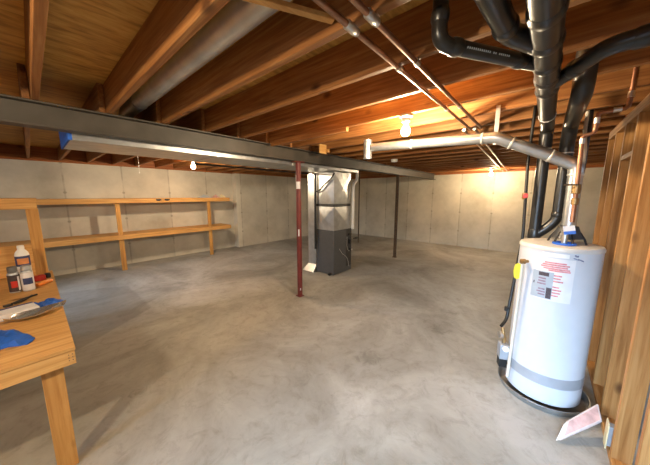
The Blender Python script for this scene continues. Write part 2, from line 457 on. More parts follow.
# ------------------------------------------------------------------ sheet-metal trunk duct behind the beam
t = thing('trunk_duct', 'long rectangular sheet metal duct running behind the steel beam to the furnace', 'duct', (.31, 3.45, 2.175))
DY0, DY1, DZ0, DZ1 = 3.065, 3.75, 2.137, ZJ - .008
for k, (x0, x1) in enumerate(((.277, 1.55), (1.552, 2.77), (2.772, 4.0), (4.002, 4.6))):
    MB().box((x0, DY0, DZ0), (x1, DY1, DZ1)).build('duct_section', 'galv', t, bevel=.004)
w = None
for x in (1.551, 2.771, 4.001):
    MB().box((x - .02, DY0 - .006, DZ0 - .006), (x + .02, DY1 + .006, DZ1 + .003)).build('drive_cleat', 'galvd', t, bevel=.002)
MB().box((.261, DY0 - .003, DZ0 - .003), (.2755, DY1 + .003, DZ1 + .003)).box((.2755, DY0 - .003, DZ0 - .003), (.288, DY0 - .0005, DZ1)).build('blue_end_film', 'bluetape', t, label='blue film closing the duct end')

# ------------------------------------------------------------------ round duct between two joists
t = thing('round_duct', 'round galvanised duct lying in the joist bay above the steel beam', 'duct', (.765, 1.0, 2.53))
zc = 2.532
MB().tube([(.765, -2.6, zc), (.765, 3.08, zc)], .066, 32).build('duct_pipe', 'galvd', t)
MB().lathe([(.067, 0), (.0705, .008), (.067, .016)], (.765, 2.93, zc), 32, axis=(0, 1, 0)).build('seam_ring', 'galv', t)
MB().tube([(.765, 3.082, zc), (.765, 3.46, zc), (.765, 3.46, 2.372)], .065, 28, fillet=.1).build('elbow', 'galvd', t)
tag(MB().box((.545, .83, 2.40), (.945, .862, 2.42), rot=Matrix.Rotation(R(-27), 3, 'Z')).build('hanging_wood_strip', 'pine_x', bevel=.002, origin=(.745, .846, 2.41)), 'pale narrow wood strip wedged between two joists below the round duct', 'strip')
tag(MB().box((2.20, 1.62, ZJ - .045), (2.238, 2.88, ZJ - .002)).build('hanging_wood_strip', 'joist', bevel=.003, origin=(2.22, 2.2, ZJ)), 'rough wood cleat nailed along a joist underside between the bulb and the beam', 'strip')
tag(MB().box((2.88, 2.60, 2.29), (3.03, 2.618, 2.42)).box((3.01, 2.54, 2.31), (3.03, 2.60, 2.36)).build('hanging_wood_block', 'pine_x', bevel=.002, origin=(2.95, 2.61, 2.3)), 'small square pale wood offcut hanging by the beam above the furnace', 'block')

# ------------------------------------------------------------------ water lines clipped under the joists
def waterline(y, label):
    t = thing('water_line', label, 'pipe', (0, y, 2.35), 'copper water lines under the joists')
    MB().tube([(-2.2, y, 2.352), (3.08, y, 2.352)], .0125, 14).build('pipe_run', 'copperd', t)
    MB().tube([(3.085, y + .06, 2.352), (8.95, y + .36, 2.352)], .0125, 12).build('pipe_run', 'copperd', t)
    for x in ((J0 + JS * 1), (J0 + JS * 2), (J0 + JS * 3), (J0 + JS * 5), (J0 + JS * 7), (J0 + JS * 9)):
        MB().lathe([(.0165, -.02), (.0165, .02)], (x, y + (0 if x < 3.085 else .06 + (x - 3.085) * .30 / 5.865), 2.352), 14, axis=(1, 0, 0)).build('pipe_clip', 'solder', t)
    MB().lathe([(.016, -.03), (.0185, -.025), (.0185, .025), (.016, .03)], (.93, y, 2.352), 16, axis=(1, 0, 0)).build('coupling', 'solder', t)
waterline(.67, 'thin copper water line under the joists, the one on the bulb side of the pair')
waterline(.575, 'thin copper water line under the joists, the one on the black drain side of the pair')

# ------------------------------------------------------------------ black drain piping
def hub(p, d, r, L=.07, cem=False):
    mb = MB().lathe([(r + .0005, -L / 2), (r + .0045, -L / 2 + .012), (r + .0055, 0), (r + .0045, L / 2 - .012), (r + .0005, L / 2)], p, 28, axis=d)
    return mb
t = thing('drain_pipe', 'thick black plastic drain pipe overhead with branches and stacks beside the water heater', 'pipe', (3.1, .06, 0))
zc = 2.272
MB().tube([(-1.2, .06, zc), (3.10, .06, zc), (3.10, .06, 2.10)], .049, 30, fillet=.16, fs=8).build('main_run', 'abs', t)
MB().tube([(3.10, .06, 2.10), (3.10, .06, .001)], .045, 28).build('main_stack', 'abs', t)
for x in (1.16, 1.38, 1.60, 1.80, 1.98):
    hub((x, .06, zc), (1, 0, 0), .049, .06).build('coupling', 'abs', t)
MB().lathe([(.0495, -.006), (.0530, -.005), (.0530, .005), (.0495, .006)], (2.62, .06, zc), 30, axis=(1, 0, 0)).build('cement_ring', 'ring', t, label='pale cement ring')
MB().lathe([(.0495, -.004), (.053, -.003), (.053, .005), (.0495, .006)], (3.10, .06, 2.085), 30).build('cement_ring', 'ring', t, label='pale cement ring')
hub((3.10, .06, 2.06), (0, 0, 1), .045, .07).build('coupling', 'abs', t)
MB().tube([(1.13, .385, 2.6), (1.13, .385, zc), (1.61, .085, zc)], .029, 22, fillet=.055, fs=8).build('branch_pipe', 'abs', t)
hub((1.13, .385, 2.37), (0, 0, 1), .029, .05).build('coupling', 'abs', t)
hub((1.20, .341, zc), (.85, -.53, 0), .029, .05).build('coupling', 'abs', t)
hub((1.50, .1535, zc), (.85, -.53, 0), .029, .05).build('coupling', 'abs', t)
w = MB()   # printed maker's line along the branch, too small to read
d = Vector((.48, -.30, 0)).normalized()
for k in range(22):
    if k in (12, 15): continue
    p = Vector((1.13, .385, zc)) + d * (.12 + k * .0105)
    up = Vector((0, 0, 1)); side = Vector((-d.y, d.x, 0))
    n = (-side * .96 + up * -.28).normalized(); v = d.cross(n)
    q = p + n * .0287; a = d * .003; b = v * .0035
    w.hexa([q - a - b, q + a - b, q + a + b, q - a + b], [q - a - b + n * .0008, q + a - b + n * .0008, q + a + b + n * .0008, q - a + b + n * .0008])
w.build('printed_lettering', 'cardgrey', t, smooth=False)
MB().tube([(-.6, .33, zc + .03), (1.25, .17, zc + .01), (1.42, .075, zc)], .037, 26, fillet=.03, fs=8).build('branch_pipe', 'abs', t)
hub((1.20, .1745, zc + .0105), (1, -.087, 0), .037, .05).build('coupling', 'abs', t)
MB().tube([(1.62, -1.2, zc), (1.59, -.13, zc), (1.72, -.062, zc), (1.92, .04, zc)], .034, 24, fillet=.06, fs=8).build('branch_pipe', 'abs', t)
hub((1.5925, -.22, zc), (0, 1, 0), .034, .06).build('coupling', 'abs', t)
hub((1.76, -.042, zc), (.9, .45, 0), .034, .05).build('coupling', 'abs', t)
MB().tube([(2.15, -.095, 2.59), (2.15, -.095, 2.262), (3.0, -.09, 2.262), (3.1, -.085, 2.10), (3.1, -.085, 2.02)], .050, 28, fillet=.12, fs=8).build('second_run', 'abs', t)
MB().tube([(3.1, -.085, 2.02), (3.1, -.085, 1.46), (3.1, -.02, 1.37), (3.1, .045, 1.31)], .041, 26, fillet=.06, fs=6).build('second_stack', 'abs', t)
hub((3.1, -.085, 2.0), (0, 0, 1), .045, .06).build('coupling', 'abs', t)
MB().lathe([(.0505, -.004), (.0535, -.003), (.0535, .004), (.0505, .005)], (3.1, -.085, 2.035), 28).build('cement_ring', 'ring', t, label='pale cement ring')
hub((3.1, -.085, 1.50), (0, 0, 1), .041, .05).build('coupling', 'abs', t)
hub((3.1, .06, 1.30), (0, 0, 1), .045, .12).build('coupling', 'abs', t)
for x in (.98, 1.95):
    for sg in (-1, 1):
        MB().box((x - .012, .06 + sg * .0492, zc), (x + .012, .06 + sg * .0504, 2.5)).build('hanger_strap', 'iron', t)
# extra black pipe seen behind the copper supply
tag(MB().tube([(3.35, -.215, 2.6), (3.35, -.215, 1.9), (3.37, -.205, 1.8)], .024, 20, fillet=.05).build('vent_stack', 'abs', origin=(3.35, -.25, 1.75)), 'short black pipe dropping from the joists behind the copper supply pipe', 'pipe')

# ------------------------------------------------------------------ galvanised flue
t = thing('flue_pipe', 'shiny galvanised flue pipe rising from the water heater and running under the joists', 'flue pipe', (2.738, -.111, 1.44))
A = (2.738, -.148, 1.44); B = (2.738, -.142, 1.90); Pp = (2.62, .37, 2.155); T = (2.62, 1.62, 2.215)
VR = .044
MB().tube([A, (2.738, -.146, 1.83)], VR, 26).build('riser', 'galv', t)
MB().tube([(2.738, -.146, 1.832), B, (2.70, .01, 1.978)], VR + .002, 26, fillet=.035, fs=4).build('elbow', 'galv', t)
MB().tube([(2.70, .011, 1.979), (2.637, .30, 2.119)], VR, 26).build('diagonal_pipe', 'galv', t)
MB().tube([(2.648, .255, 2.0955), Pp, (2.62, .47, 2.16)], VR + .002, 26, fillet=.035, fs=4).build('elbow', 'galv', t)
MB().tube([(2.62, .471, 2.1601), (2.62, 1.56, 2.212)], VR, 26).build('horizontal_run', 'galv', t)
MB().tube([(2.62, 1.62, 2.09), (2.62, 1.62, 2.30)], VR + .004, 26).build('tee', 'galv', t)
for p, d in (((2.738, -.146, 1.83), (0, 0, 1)), ((2.70, .011, 1.979), (-.2, .84, .44)), ((2.645, .265, 2.10), (-.2, .84, .44)), ((2.62, .471, 2.16), (0, 1, .05)), ((2.62, 1.1, 2.19), (0, 1, .05))):
    MB().lathe([(VR, -.01), (VR + .005, -.006), (VR + .005, .006), (VR, .01)], p, 26, axis=d).build('crimp_ring', 'galvd', t)
MB().box((2.62, .362, 2.205), (2.632, .392, 2.41)).box((2.62, .362, 2.10), (2.628, .392, 2.21)).build('hanger_strap', 'solder', t)

# ------------------------------------------------------------------ water heater
C = Vector((2.738, -.111, 0)); HR = .25
t = thing('water_heater', 'tall white gas water heater standing in a round metal pan by the stud wall', 'water heater', C)
MB().lathe([(HR - .01, .035), (HR, .045), (HR, 1.262)], C, 64).build('tank', 'white', t)
MB().lathe([(HR + .004, 1.2625), (HR + .005, 1.278), (HR - .004, 1.295), (HR - .03, 1.300), (.02, 1.306)], C, 64).build('top_cover', 'offwhite', t)
MB().arcpatch(C, HR + .0002, 40, 320, .19, .275, .002, 60).build('grey_band', 'bandgrey', t, label='grey band round the foot')
for a in (60, 180, 300):
    MB().box((C.x + .19 * math.cos(R(a)) - .02, C.y + .19 * math.sin(R(a)) - .02, .006), (C.x + .19 * math.cos(R(a)) + .02, C.y + .19 * math.sin(R(a)) + .02, .036)).build('foot', 'dkgrey', t)
# draft hood: ring and four bent legs
MB().lathe([(.072, 1.385), (.093, 1.345), (.095, 1.345), (.075, 1.388), (.058, 1.436), (.052, 1.436)], C + Vector((0, -.037, 0)), 32, cap=False).build('draft_hood', 'dkgrey', t)
for a in (75, 140, 195, 255):
    ca, sa = math.cos(R(a)), math.sin(R(a))
    MB().tube([(C.x + .115 * ca, C.y - .037 + .115 * sa, 1.303), (C.x + .10 * ca, C.y - .037 + .10 * sa, 1.343), (C.x + .07 * ca, C.y - .037 + .07 * sa, 1.392)], .007, 8).build('hood_leg', 'black', t)
MB().lathe([(.066, 1.304), (.07, 1.306), (.07, 1.316), (.066, 1.318), (.05, 1.318), (.05, 1.306)], (C.x - .10, C.y - .02, 0), 28).build('blue_collar', 'blue', t, label='blue ring collar on the top')
MB().lathe([(.018, 1.306), (.018, 1.40), (.013, 1.405)], (C.x - .10, C.y - .02, 0), 16).build('nipple', 'solder', t)
# hanging service tag
rt = Matrix.Rotation(R(-12), 3, 'X')
MB().box((2.600, -.180, 1.412), (2.602, -.115, 1.452), rot=rt, piv=(2.6, -.15, 1.42)).build('tag_top', 'paper', t, label='white paper tag')
MB().box((2.600, -.180, 1.388), (2.602, -.115, 1.4118), rot=rt, piv=(2.6, -.15, 1.42)).build('tag_strip', 'blue', t, label='blue strip of the paper tag')
# stickers on the tank
ws = MB().arcpatch(C, HR + .0005, 151, 201, .885, 1.212, .0014, shear=-.0).build('warning_sheet', 'paper', t, label='clear sheet with red print')
w = MB()
for z, a0, a1 in ((1.178, 162, 190), (1.163, 159, 194), (1.148, 157, 192), (1.133, 161, 195), (1.12, 168, 196)):
    w.arcpatch(C, HR + .0019, a0, a1, z - .005, z + .006, .0005, 8)
w.build('red_headline', 'pinkink', ws, smooth=False)
for k in range(8):
    z = 1.085 - k * .022
    if k in (0, 4): w = MB()
    if k == 3: w.build('red_lettering', 'pinkink', ws, smooth=False); continue
    w.arcpatch(C, HR + .0019, 176, 187 + random.uniform(-3, 4), z - .006, z + .005, .0005, 6)
w.build('red_lettering', 'pinkink', ws, smooth=False)
ic = MB().arcpatch(C, HR + .0026, 147, 176, .895, 1.105, .0012).build('instruction_card', 'cardgrey', t, label='grey printed card')
w = MB()
w.arcpatch(C, HR + .0041, 156, 170, 1.07, 1.098, .0005, 6); w.arcpatch(C, HR + .0041, 168.5, 175.5, .90, .985, .0005, 6)
w.arcpatch(C, HR + .0041, 149.5, 151, 1.00, 1.02, .0005, 2)
w.build('dark_lettering', 'darkink', ic, smooth=False)
w = MB()
for k in range(7):
    z = 1.05 - k * .021
    if k == 3: continue
    w.arcpatch(C, HR + .0041, 156 + random.uniform(-1, 2), 167.5 + random.uniform(-1, .5), z - .006, z + .006, .0005, 6)
w.build('card_lettering', plain('mauve_ink', (.28, .19, .24), .7, var=.25, scale=60), ic, smooth=False)
MB().arcpatch(C, HR + .0005, 157, 192, 1.222, 1.252, .0012).build('clear_label', 'pvc', t)
# two lines of blue felt-pen handwriting
def pen(a0, a1, z0, z1, amp, n):
    pts = []
    for k in range(n + 1):
        u = k / n; a = R(a0 + (a1 - a0) * u); z = z0 + (z1 - z0) * u + (amp if k % 2 else -amp) * (1 if k % 5 else .3)
        pts.append((C.x + (HR + .001) * math.cos(a), C.y + (HR + .001) * math.sin(a), z))
    return pts
w = MB(); w.tube(pen(198, 203, 1.247, 1.243, .0065, 7), .0019, 6); w.tube(pen(197, 211, 1.228, 1.212, .005, 16), .0017, 6)
w.build('handwriting', 'inkblue', t, label='blue felt-pen handwriting')
# relief valve, its yellow tag and discharge pipe
def pol(a, r, z): return Vector((C.x + r * math.cos(R(a)), C.y + r * math.sin(R(a)), z))
MB().lathe([(.012, 0), (.012, .03), (.021, .032), (.021, .056), (.012, .059)], pol(134, HR - .005, 1.15), 18, axis=pol(134, 1, 0) - pol(134, 0, 0)).build('relief_valve', 'brass', t, label='brass relief valve')
MB().tube([pol(134, HR + .04, 1.145), pol(134, HR + .04, 1.05), pol(126, HR + .028, .10)], .0115, 14).build('discharge_pipe', 'cpvc', t, label='cream plastic discharge pipe')
w = MB()
pc = pol(131, HR + .062, 1.065); tx = Vector((-.12, .99, 0))
poly = [(-.020, -.055), (.0, -.07), (.02, -.055), (.028, 0), (.022, .05), (.0, .07), (-.022, .05), (-.028, 0)]
nn = Vector((-.99, -.12, 0)); up = Vector((0, 0, 1))
w.ngon_prism(poly, 0, .0015, tf=lambda p: pc + tx * p.x + up * p.y + nn * p.z)
w.build('hanging_tag', 'yellow', t, label='yellow oval tag')
# gas control
gx = pol(109, HR + .045, 0)
MB().box((gx.x - .05, gx.y - .034, .23), (gx.x + .035, gx.y + .034, .365), rot=Matrix.Rotation(R(22), 3, 'Z')).build('gas_control', 'bandgrey', t, bevel=.006, label='grey gas control box')
MB().box((gx.x - .04, gx.y - .03, .15), (gx.x + .03, gx.y + .03, .229), rot=Matrix.Rotation(R(22), 3, 'Z')).build('control_base', 'black', t, bevel=.004)
MB().lathe([(.024, 0), (.026, .01), (.022, .022)], (gx.x - .042, gx.y - .018, .335), 20, axis=(-.93, -.35, .2)).build('control_knob', 'pvc', t, label='white knob')
MB().tube([(gx.x, gx.y, .36), (gx.x + .01, gx.y, .41), (gx.x - .012, gx.y + .01, .46), (gx.x + .01, gx.y + .02, .50)], .013, 12).build('gas_fitting', 'brass', t)
MB().lathe([(.03, -.012), (.03, .012)], (gx.x - .005, gx.y + .03, .435), 18, axis=(-.5, .85, 0)).build('shutoff_valve', 'solder', t)
MB().tube([(gx.x - .01, gx.y - .01, .26), (gx.x - .0, gx.y - .04, .18), (C.x - .12, C.y + .20, .12)], .005, 8, fillet=.03).build('burner_tube', 'copper', t, label='thin copper burner tube')

# drain pan
w = MB().lathe([(.01, .0015), (.285, .0015), (.300, .05), (.306, .052), (.309, .048), (.292, 0.0), (.01, 0.0)], C, 64, cap=False)
tag(w.build('drain_pan', 'pan', origin=C), 'shallow round dark metal pan under the water heater', 'drain pan')

# ------------------------------------------------------------------ copper supply, hot pipe, gas drop by the heater
t = thing('copper_supply', 'copper cold-water pipe stepping down from the joists to the water heater top', 'pipe', (2.62, -.155, 1.42))
MB().tube([(2.635, -.158, 1.475), (2.65, -.158, 1.62), (2.65, -.150, 2.10), (2.65, -.207, 2.105), (2.65, -.212, 2.24), (2.65, -.345, 2.245), (2.65, -.35, 2.33), (2.65, -.35, 2.59)], .0135, 16, fillet=.022, fs=5).build('pipe_run', 'copper', t)
for p, d in (((2.65, -.151, 2.06), (0, 0, 1)), ((2.65, -.2095, 2.19), (0, 0, 1)), ((2.65, -.30, 2.244), (0, 1, 0)), ((2.65, -.350, 2.33), (0, 0, 1))):
    MB().lathe([(.0145, -.02), (.0168, -.018), (.0168, .018), (.0145, .02)], p, 16, axis=d).build('solder_joint', 'solder', t)
MB().lathe([(.018, -.035), (.024, -.03), (.026, 0), (.024, .03), (.018, .035)], (2.65, -.156, 1.72), 16).build('ball_valve', 'brass', t, label='brass shutoff valve')
MB().box((2.612, -.162, 1.745), (2.619, -.085, 1.757)).build('valve_handle', 'rust', t, bevel=.002)
MB().lathe([(.017, -.025), (.021, -.02), (.021, .02), (.017, .025)], (2.65, -.158, 1.63), 16).build('union', 'brass', t)
t = thing('hot_water_pipe', 'cream plastic hot-water pipe standing behind the flue on the water heater', 'pipe', (2.86, -.185, 1.31))
MB().tube([(2.86, -.185, 1.312), (2.86, -.185, 2.02), (3.2, -.19, 2.22), (3.2, -.19, 2.59)], .013, 16, fillet=.04).build('pipe_run', 'cpvc', t)
MB().lathe([(.02, 1.312), (.022, 1.32), (.022, 1.36), (.016, 1.365)], (2.86, -.185, 0), 18).build('fitting', 'brass', t)
t = thing('gas_pipe', 'thin black iron gas pipe dropping beside the water heater with a red-handled valve', 'pipe', (3.0, .13, 1.0))
MB().tube([(3.06, .155, 2.595), (3.03, .165, 1.98), (2.93, .135, 1.30), (2.745, .175, .54), (gx.x + .02, gx.y + .035, .505)], .0125, 14, fillet=.05).build('pipe_run', 'iron', t)
MB().lathe([(.016, -.03), (.021, -.02), (.021, .02), (.016, .03)], (2.985, .158, 1.667), 14).build('gas_valve', 'brass', t, label='brass gas valve')
MB().box((2.935, .132, 1.65), (2.962, .168, 1.69)).build('valve_handle', 'red', t, bevel=.003, label='red lever handle')
MB().lathe([(.015, -.022), (.019, -.018), (.019, .018), (.015, .022)], (2.77, .182, .64), 14).build('union', 'iron', t)

# ------------------------------------------------------------------ stud wall
t = thing('stud_wall', 'open wood stud partition beside the water heater', 'stud wall', (3.0, -.5, 0))
t['kind'] = 'thing'
SX = [1.82, 2.24, 2.66, 3.08, 3.50, 3.92, 4.34]
MB().box((1.70, -.549, .001), (4.36, -.46, .040)).build('sole_plate', 'platewood', t, bevel=.003)
MB().box((1.70, -.549, ZJ - .081), (4.36, -.46, ZJ - .042)).box((1.70, -.549, ZJ - .0415), (4.36, -.46, ZJ - .002)).build('top_plate', 'platewood', t, bevel=.003)
s0 = None
for x in SX:
    if s0 is None:
        s0 = MB().box((-.02, -.0445, 0), (.02, .0445, ZJ - .1225)).build('stud', 'stud', t, bevel=.003, origin=(0, 0, 0))
        o = s0
    else:
        o = s0.copy(); COL.objects.link(o); o.parent = t
    o.location = Vector((x, -.5045, .0405)) - Vector((3.0, -.5, 0))
for x in (3.08,):
    MB().box((x + .021, -.548, 1.98), (x + .399, -.462, 2.02)).build('blocking', 'platewood', t, bevel=.003)
# electrical box on a stud
t = thing('outlet_box', 'small grey electrical box with a cream cover low on the stud wall', 'electrical box', (2.34, -.46, .14))
MB().box((2.285, -.52, .06), (2.335, -.447, .20)).build('box_body', 'bandgrey', t, bevel=.003)
MB().box((2.275, -.4465, .04), (2.345, -.440, .22)).build('cover_plate', 'cream', t, bevel=.002, label='cream cover plate')
# wrapped packet leaning on the wall foot
t = thing('paper_packet', 'plastic-wrapped pink and white packet leaning against the foot of the stud wall', 'packet', (2.3, -.3, 0))
A = Vector((2.195, -.222, .004)); B_ = Vector((2.315, -.253, .085)); A2 = Vector((2.41, -.432, .125)); B2 = Vector((2.49, -.411, .20))
nn = (B_ - A).cross(A2 - A).normalized()
if nn.x > 0: nn = -nn
th = nn * .03
MB().hexa([A, B_, B2, A2], [A + th, B_ + th, B2 + th, A2 + th]).build('booklet', 'plasticwrap', t, bevel=.01)
def on(u, v, h): return (A * (1 - u) + B_ * u) * (1 - v) + (A2 * (1 - u) + B2 * u) * v + nn * h
MB().hexa([on(.15, .08, .0302), on(.88, .08, .0302), on(.88, .94, .0302), on(.15, .94, .0302)], [on(.15, .08, .0308), on(.88, .08, .0308), on(.88, .94, .0308), on(.15, .94, .0308)]).build('printed_panel', 'pinkpaper', t, label='pink printed panel')
MB().hexa([on(.1, -.10, .012), on(.9, -.06, .012), on(.95, .02, .02), on(.05, .02, .02)], [on(.1, -.10, .014), on(.9, -.06, .014), on(.95, .02, .023), on(.05, .02, .023)]).build('wrap_flap', 'pvc', t)

# ------------------------------------------------------------------ furnace
t = thing('furnace', 'grey furnace with sheet metal plenum standing on the floor behind the red post', 'furnace', (4.3, 3.45, 0))
FX0, FX1, FY0, FY1 = 3.97, 4.60, 3.21, 3.68
MB().box((FX0, FY0, .012), (FX1, FY1, .95)).build('cabinet', 'furn', t, bevel=.006)
MB().box((FX1 - .20, FY0 - .006, .12), (FX1 - .012, FY0 - .001, .93)).build('burner_panel', 'dkgrey', t, bevel=.003)
def plenum(name, z0, z1, x0, x1, y0, y1, tx0, tx1, ty0, ty1, k, m):
    """sheet-metal box whose four sides are cross-broken into a shallow pyramid"""
    w = MB(); bm = w.bm
    lo = [bm.verts.new(p) for p in ((x0, y0, z0), (x1, y0, z0), (x1, y1, z0), (x0, y1, z0))]
    hi = [bm.verts.new(p) for p in ((tx0, ty0, z1), (tx1, ty0, z1), (tx1, ty1, z1), (tx0, ty1, z1))]
    bm.faces.new(lo[::-1]); bm.faces.new(hi)
    cx = sum((v.co for v in lo + hi), Vector()) / 8
    for i in range(4):
        q = (lo[i], lo[(i + 1) % 4], hi[(i + 1) % 4], hi[i])
        c = sum((v.co for v in q), Vector()) / 4
        n = (q[1].co - q[0].co).cross(q[3].co - q[0].co).normalized()
        if n.dot(c - cx) < 0: n = -n
        cv = bm.verts.new(c + n * k)
        for j in range(4): bm.faces.new((q[j], q[(j + 1) % 4], cv))
    return w.build(name, m, t, smooth=False)
plenum('coil_casing', .951, 1.435, FX0, FX1 - .05, FY0, FY1, FX0 + .0, FX1 - .08, FY0, FY1, .022, 'galv')
MB().box((FX0 - .012, FY0 - .012, 1.436), (FX1 - .07, FY1 + .012, 1.49)).build('joint_band', 'dkgrey', t, bevel=.003)
plenum('supply_plenum', 1.491, 2.125, FX0, FX1 - .08, FY0, FY1, FX0, FX1 - .06, FY0, FY1, .022, 'galv')
MB().box((4.22, FY0 - .008, 2.02), (4.36, FY0 - .0005, 2.12)).build('access_panel', 'galvd', t, bevel=.002)
MB().box((3.972, 3.70, .16), (4.5, 3.94, 2.125)).build('return_duct', 'galv', t, bevel=.004)
MB().hexa([(3.86, 3.69, .003), (4.5, 3.69, .003), (4.5, 4.02, .003), (3.86, 4.02, .003)], [(3.972, 3.70, .159), (4.5, 3.70, .159), (4.5, 3.94, .159), (3.972, 3.94, .159)]).build('return_boot', 'galv', t, bevel=.004)
MB().lathe([(.03, -.02), (.034, 0), (.03, .02)], (3.93, 3.29, .036), 18, axis=(0, 1, 0)).build('drain_trap', 'black', t)
w = MB(); w.box((4.47, FY0 - .05, .62), (4.53, FY0 - .007, .72)); w.box((4.50, FY0 - .04, .45), (4.54, FY0 - .007, .52)); w.box((4.46, FY0 - .03, .80), (4.56, FY0 - .007, .85))
w.build('gas_manifold', 'black', t, bevel=.004)
MB().tube([(4.15, FY0 - .008, .55), (4.25, FY0 - .02, .42), (4.38, FY0 - .03, .34), (4.46, FY0 - .02, .22), (4.50, FY0 - .008, .10)], .0025, 6, fillet=.05).build('control_wire', 'pvc', t)
MB().tube([(4.42, FY0 - .008, .78), (4.40, FY0 - .02, .55), (4.46, FY0 - .03, .44), (4.56, FY0 - .02, .50)], .0025, 6, fillet=.05).build('control_wire', 'pvc', t)
MB().lathe([(.016, 0), (.018, .012), (.012, .016)], (4.55, FY0 - .04, .48), 14, axis=(0, -1, 0)).build('gauge', 'pvc', t)
for z in (1.0, .6):
    pass
tag(MB().tube([(4.56, FY0 - .055, .94), (4.56, FY0 - .055, 1.90), (4.70, FY0 - .055, 2.0), (4.70, FY0 - .055, 2.55)], .031, 18, fillet=.08).build('exhaust_pipe', 'pvc', origin=(4.56, 3.15, .94)), 'white plastic exhaust pipe rising in front of the furnace plenum', 'pipe')
t2 = thing('gas_drop', 'dark iron gas drop with a valve beside the furnace', 'pipe', (4.82, 3.18, .6))
MB().tube([(4.80, 3.16, 2.55), (4.80, 3.16, .60)], .014, 14).build('pipe_run', 'rust', t2)
MB().tube([(4.80, 3.16, .72), (4.615, 3.16, .72)], .014, 14).build('branch', 'iron', t2)
MB().lathe([(.02, -.03), (.024, 0), (.02, .03)], (4.70, 3.16, .72), 14, axis=(1, 0, 0)).build('gas_valve', 'iron', t2)
t2 = thing('refrigerant_line', 'black insulated line running down the furnace side beside the tin duct', 'pipe', (3.90, 3.65, .4))
MB().tube([(3.925, 3.68, 2.10), (3.925, 3.68, .52)], .022, 14).build('insulated_line', 'black', t2)
MB().tube([(3.92, 3.66, 1.74), (3.90, 3.54, 1.76), (3.92, 3.36, 1.92), (3.93, 3.24, 2.00), (3.93, 3.17, 2.095)], .014, 12, fillet=.08).build('hose', 'black', t2)
tag(MB().tube([(1.6, 3.86, 2.30), (1.6, 3.86, 2.12), (3.90, 3.86, 2.12)], .016, 12, fillet=.04).tube([(1.6, 3.86, 2.30), (1.6, 3.86, 2.56)], .016, 12).build('gas_line', 'iron', origin=(1.6, 3.86, 2.12)), 'black pipe running under the sheet metal duct towards the furnace', 'pipe')
tag(MB().tube([(2.62, 4.6, 2.345), (2.92, 4.6, 2.345)], .024, 14).box((2.60, 4.578, 2.345), (2.612, 4.622, 2.52)).build('conduit_stub', 'pvc', origin=(2.7, 4.6, 2.34)), 'short white tube under the joists between the duct and shelving wall', 'tube')
tag(MB().lathe([(.06, 0), (.064, -.02), (.055, -.05), (.03, -.056)], (4.792, 2.35, ZJ - .001), 24).build('ceiling_junction_cover', 'pvc', origin=(4.792, 2.35, ZJ)), 'small pale round cover under a dark joist by the beam', 'ceiling cover')['kind'] = 'thing'
tag(MB().tube([(1.49, 6.2, 2.52), (1.49, 6.2, 2.13)], .003, 6).lathe([(.006, 2.10), (.009, 2.11), (.006, 2.13)], (1.49, 6.2, 0), 10).build('pull_cord', 'pvc', origin=(1.49, 6.2, 2.3)), 'thin white pull cord hanging from the joists above the wall shelving', 'cord')

# ------------------------------------------------------------------ wall shelving
t = thing('wall_shelf', 'long two-tier pine shelving along the concrete wall', 'shelving', (1.6, 7.25, 0))
SX0, SX1, SY0, SY1 = -2.2, 3.80, 6.96, 7.585
for z in (1.595, .80):
    MB().box((SX0, SY0 + .041, z - .018), (SX1, SY1, z)).build('shelf_board', 'pine_x', t, bevel=.002)
    MB().box((SX0, SY0, z - .10), (SX1, SY0 + .040, z)).build('front_rail', 'pine_x', t, bevel=.003)
for x in (-1.9, 1.22, 3.20):
    MB().box((x - .045, SY0 + .0415, 0.0), (x + .045, SY0 + .08, .699)).build('leg', 'pine_z', t, bevel=.003)
    MB().box((x - .04, SY0 + .0415, .802), (x + .04, SY0 + .08, 1.494)).build('leg', 'pine_z', t, bevel=.003)
for x, wd in ((1.94, .11), (2.12, .11)):
    o = MB()
    o.box((x, SY0 - .012, 1.545), (x + wd, SY0 - .001, 1.578)); o.box((x + .02, SY0 - .022, 1.535), (x + wd - .03, SY0 - .012, 1.56))
    tag(o.build('rail_clip', 'black', bevel=.003, origin=(x, SY0, 1.55)), ('black clip on the upper shelf rail, the one towards the workbench' if x < 2 else 'black clip on the upper shelf rail, the one towards the furnace'), 'clip', 'black clips on the upper shelf rail')
# crumpled papers on the end of the top shelf
def paper(x, y, sx, sy, h, m, label, cat='paper'):
    w = MB(); bm = w.bm; n = 7; g = []
    for i in range(n + 1):
        g.append([bm.verts.new((x + sx * (i / n - .5), y + sy * (j / n - .5), 1.599 + h * (.35 + .65 * random.random()) * math.sin(PI * (i + .5) / (n + 1)) * math.sin(PI * (j + .5) / (n + 1)))) for j in range(n + 1)])
    b = [[bm.verts.new((v.co.x, v.co.y, 1.5965)) for v in r] for r in g]
    for i in range(n):
        for j in range(n):
            bm.faces.new((g[i][j], g[i + 1][j], g[i + 1][j + 1], g[i][j + 1])); bm.faces.new((b[i][j + 1], b[i + 1][j + 1], b[i + 1][j], b[i][j]))
    for i in range(n):
        bm.faces.new((g[i][0], b[i][0], b[i + 1][0], g[i + 1][0])); bm.faces.new((g[i + 1][n], b[i + 1][n], b[i][n], g[i][n]))
        bm.faces.new((g[0][i + 1], b[0][i + 1], b[0][i], g[0][i])); bm.faces.new((g[n][i], b[n][i], b[n][i + 1], g[n][i + 1]))
    return tag(w.build('crumpled_bag', m, smooth=False, origin=(x, y, 1.6)), label, cat, 'crumpled bags on the upper shelf end')
paper(3.17, 7.15, .34, .22, .10, 'cardgrey', 'bluish grey crumpled bag on the end of the upper shelf', 'bag')
paper(3.47, 7.14, .20, .2, .10, 'pinkpaper', 'pinkish crumpled bag on the upper shelf end between the grey and yellow ones', 'bag')
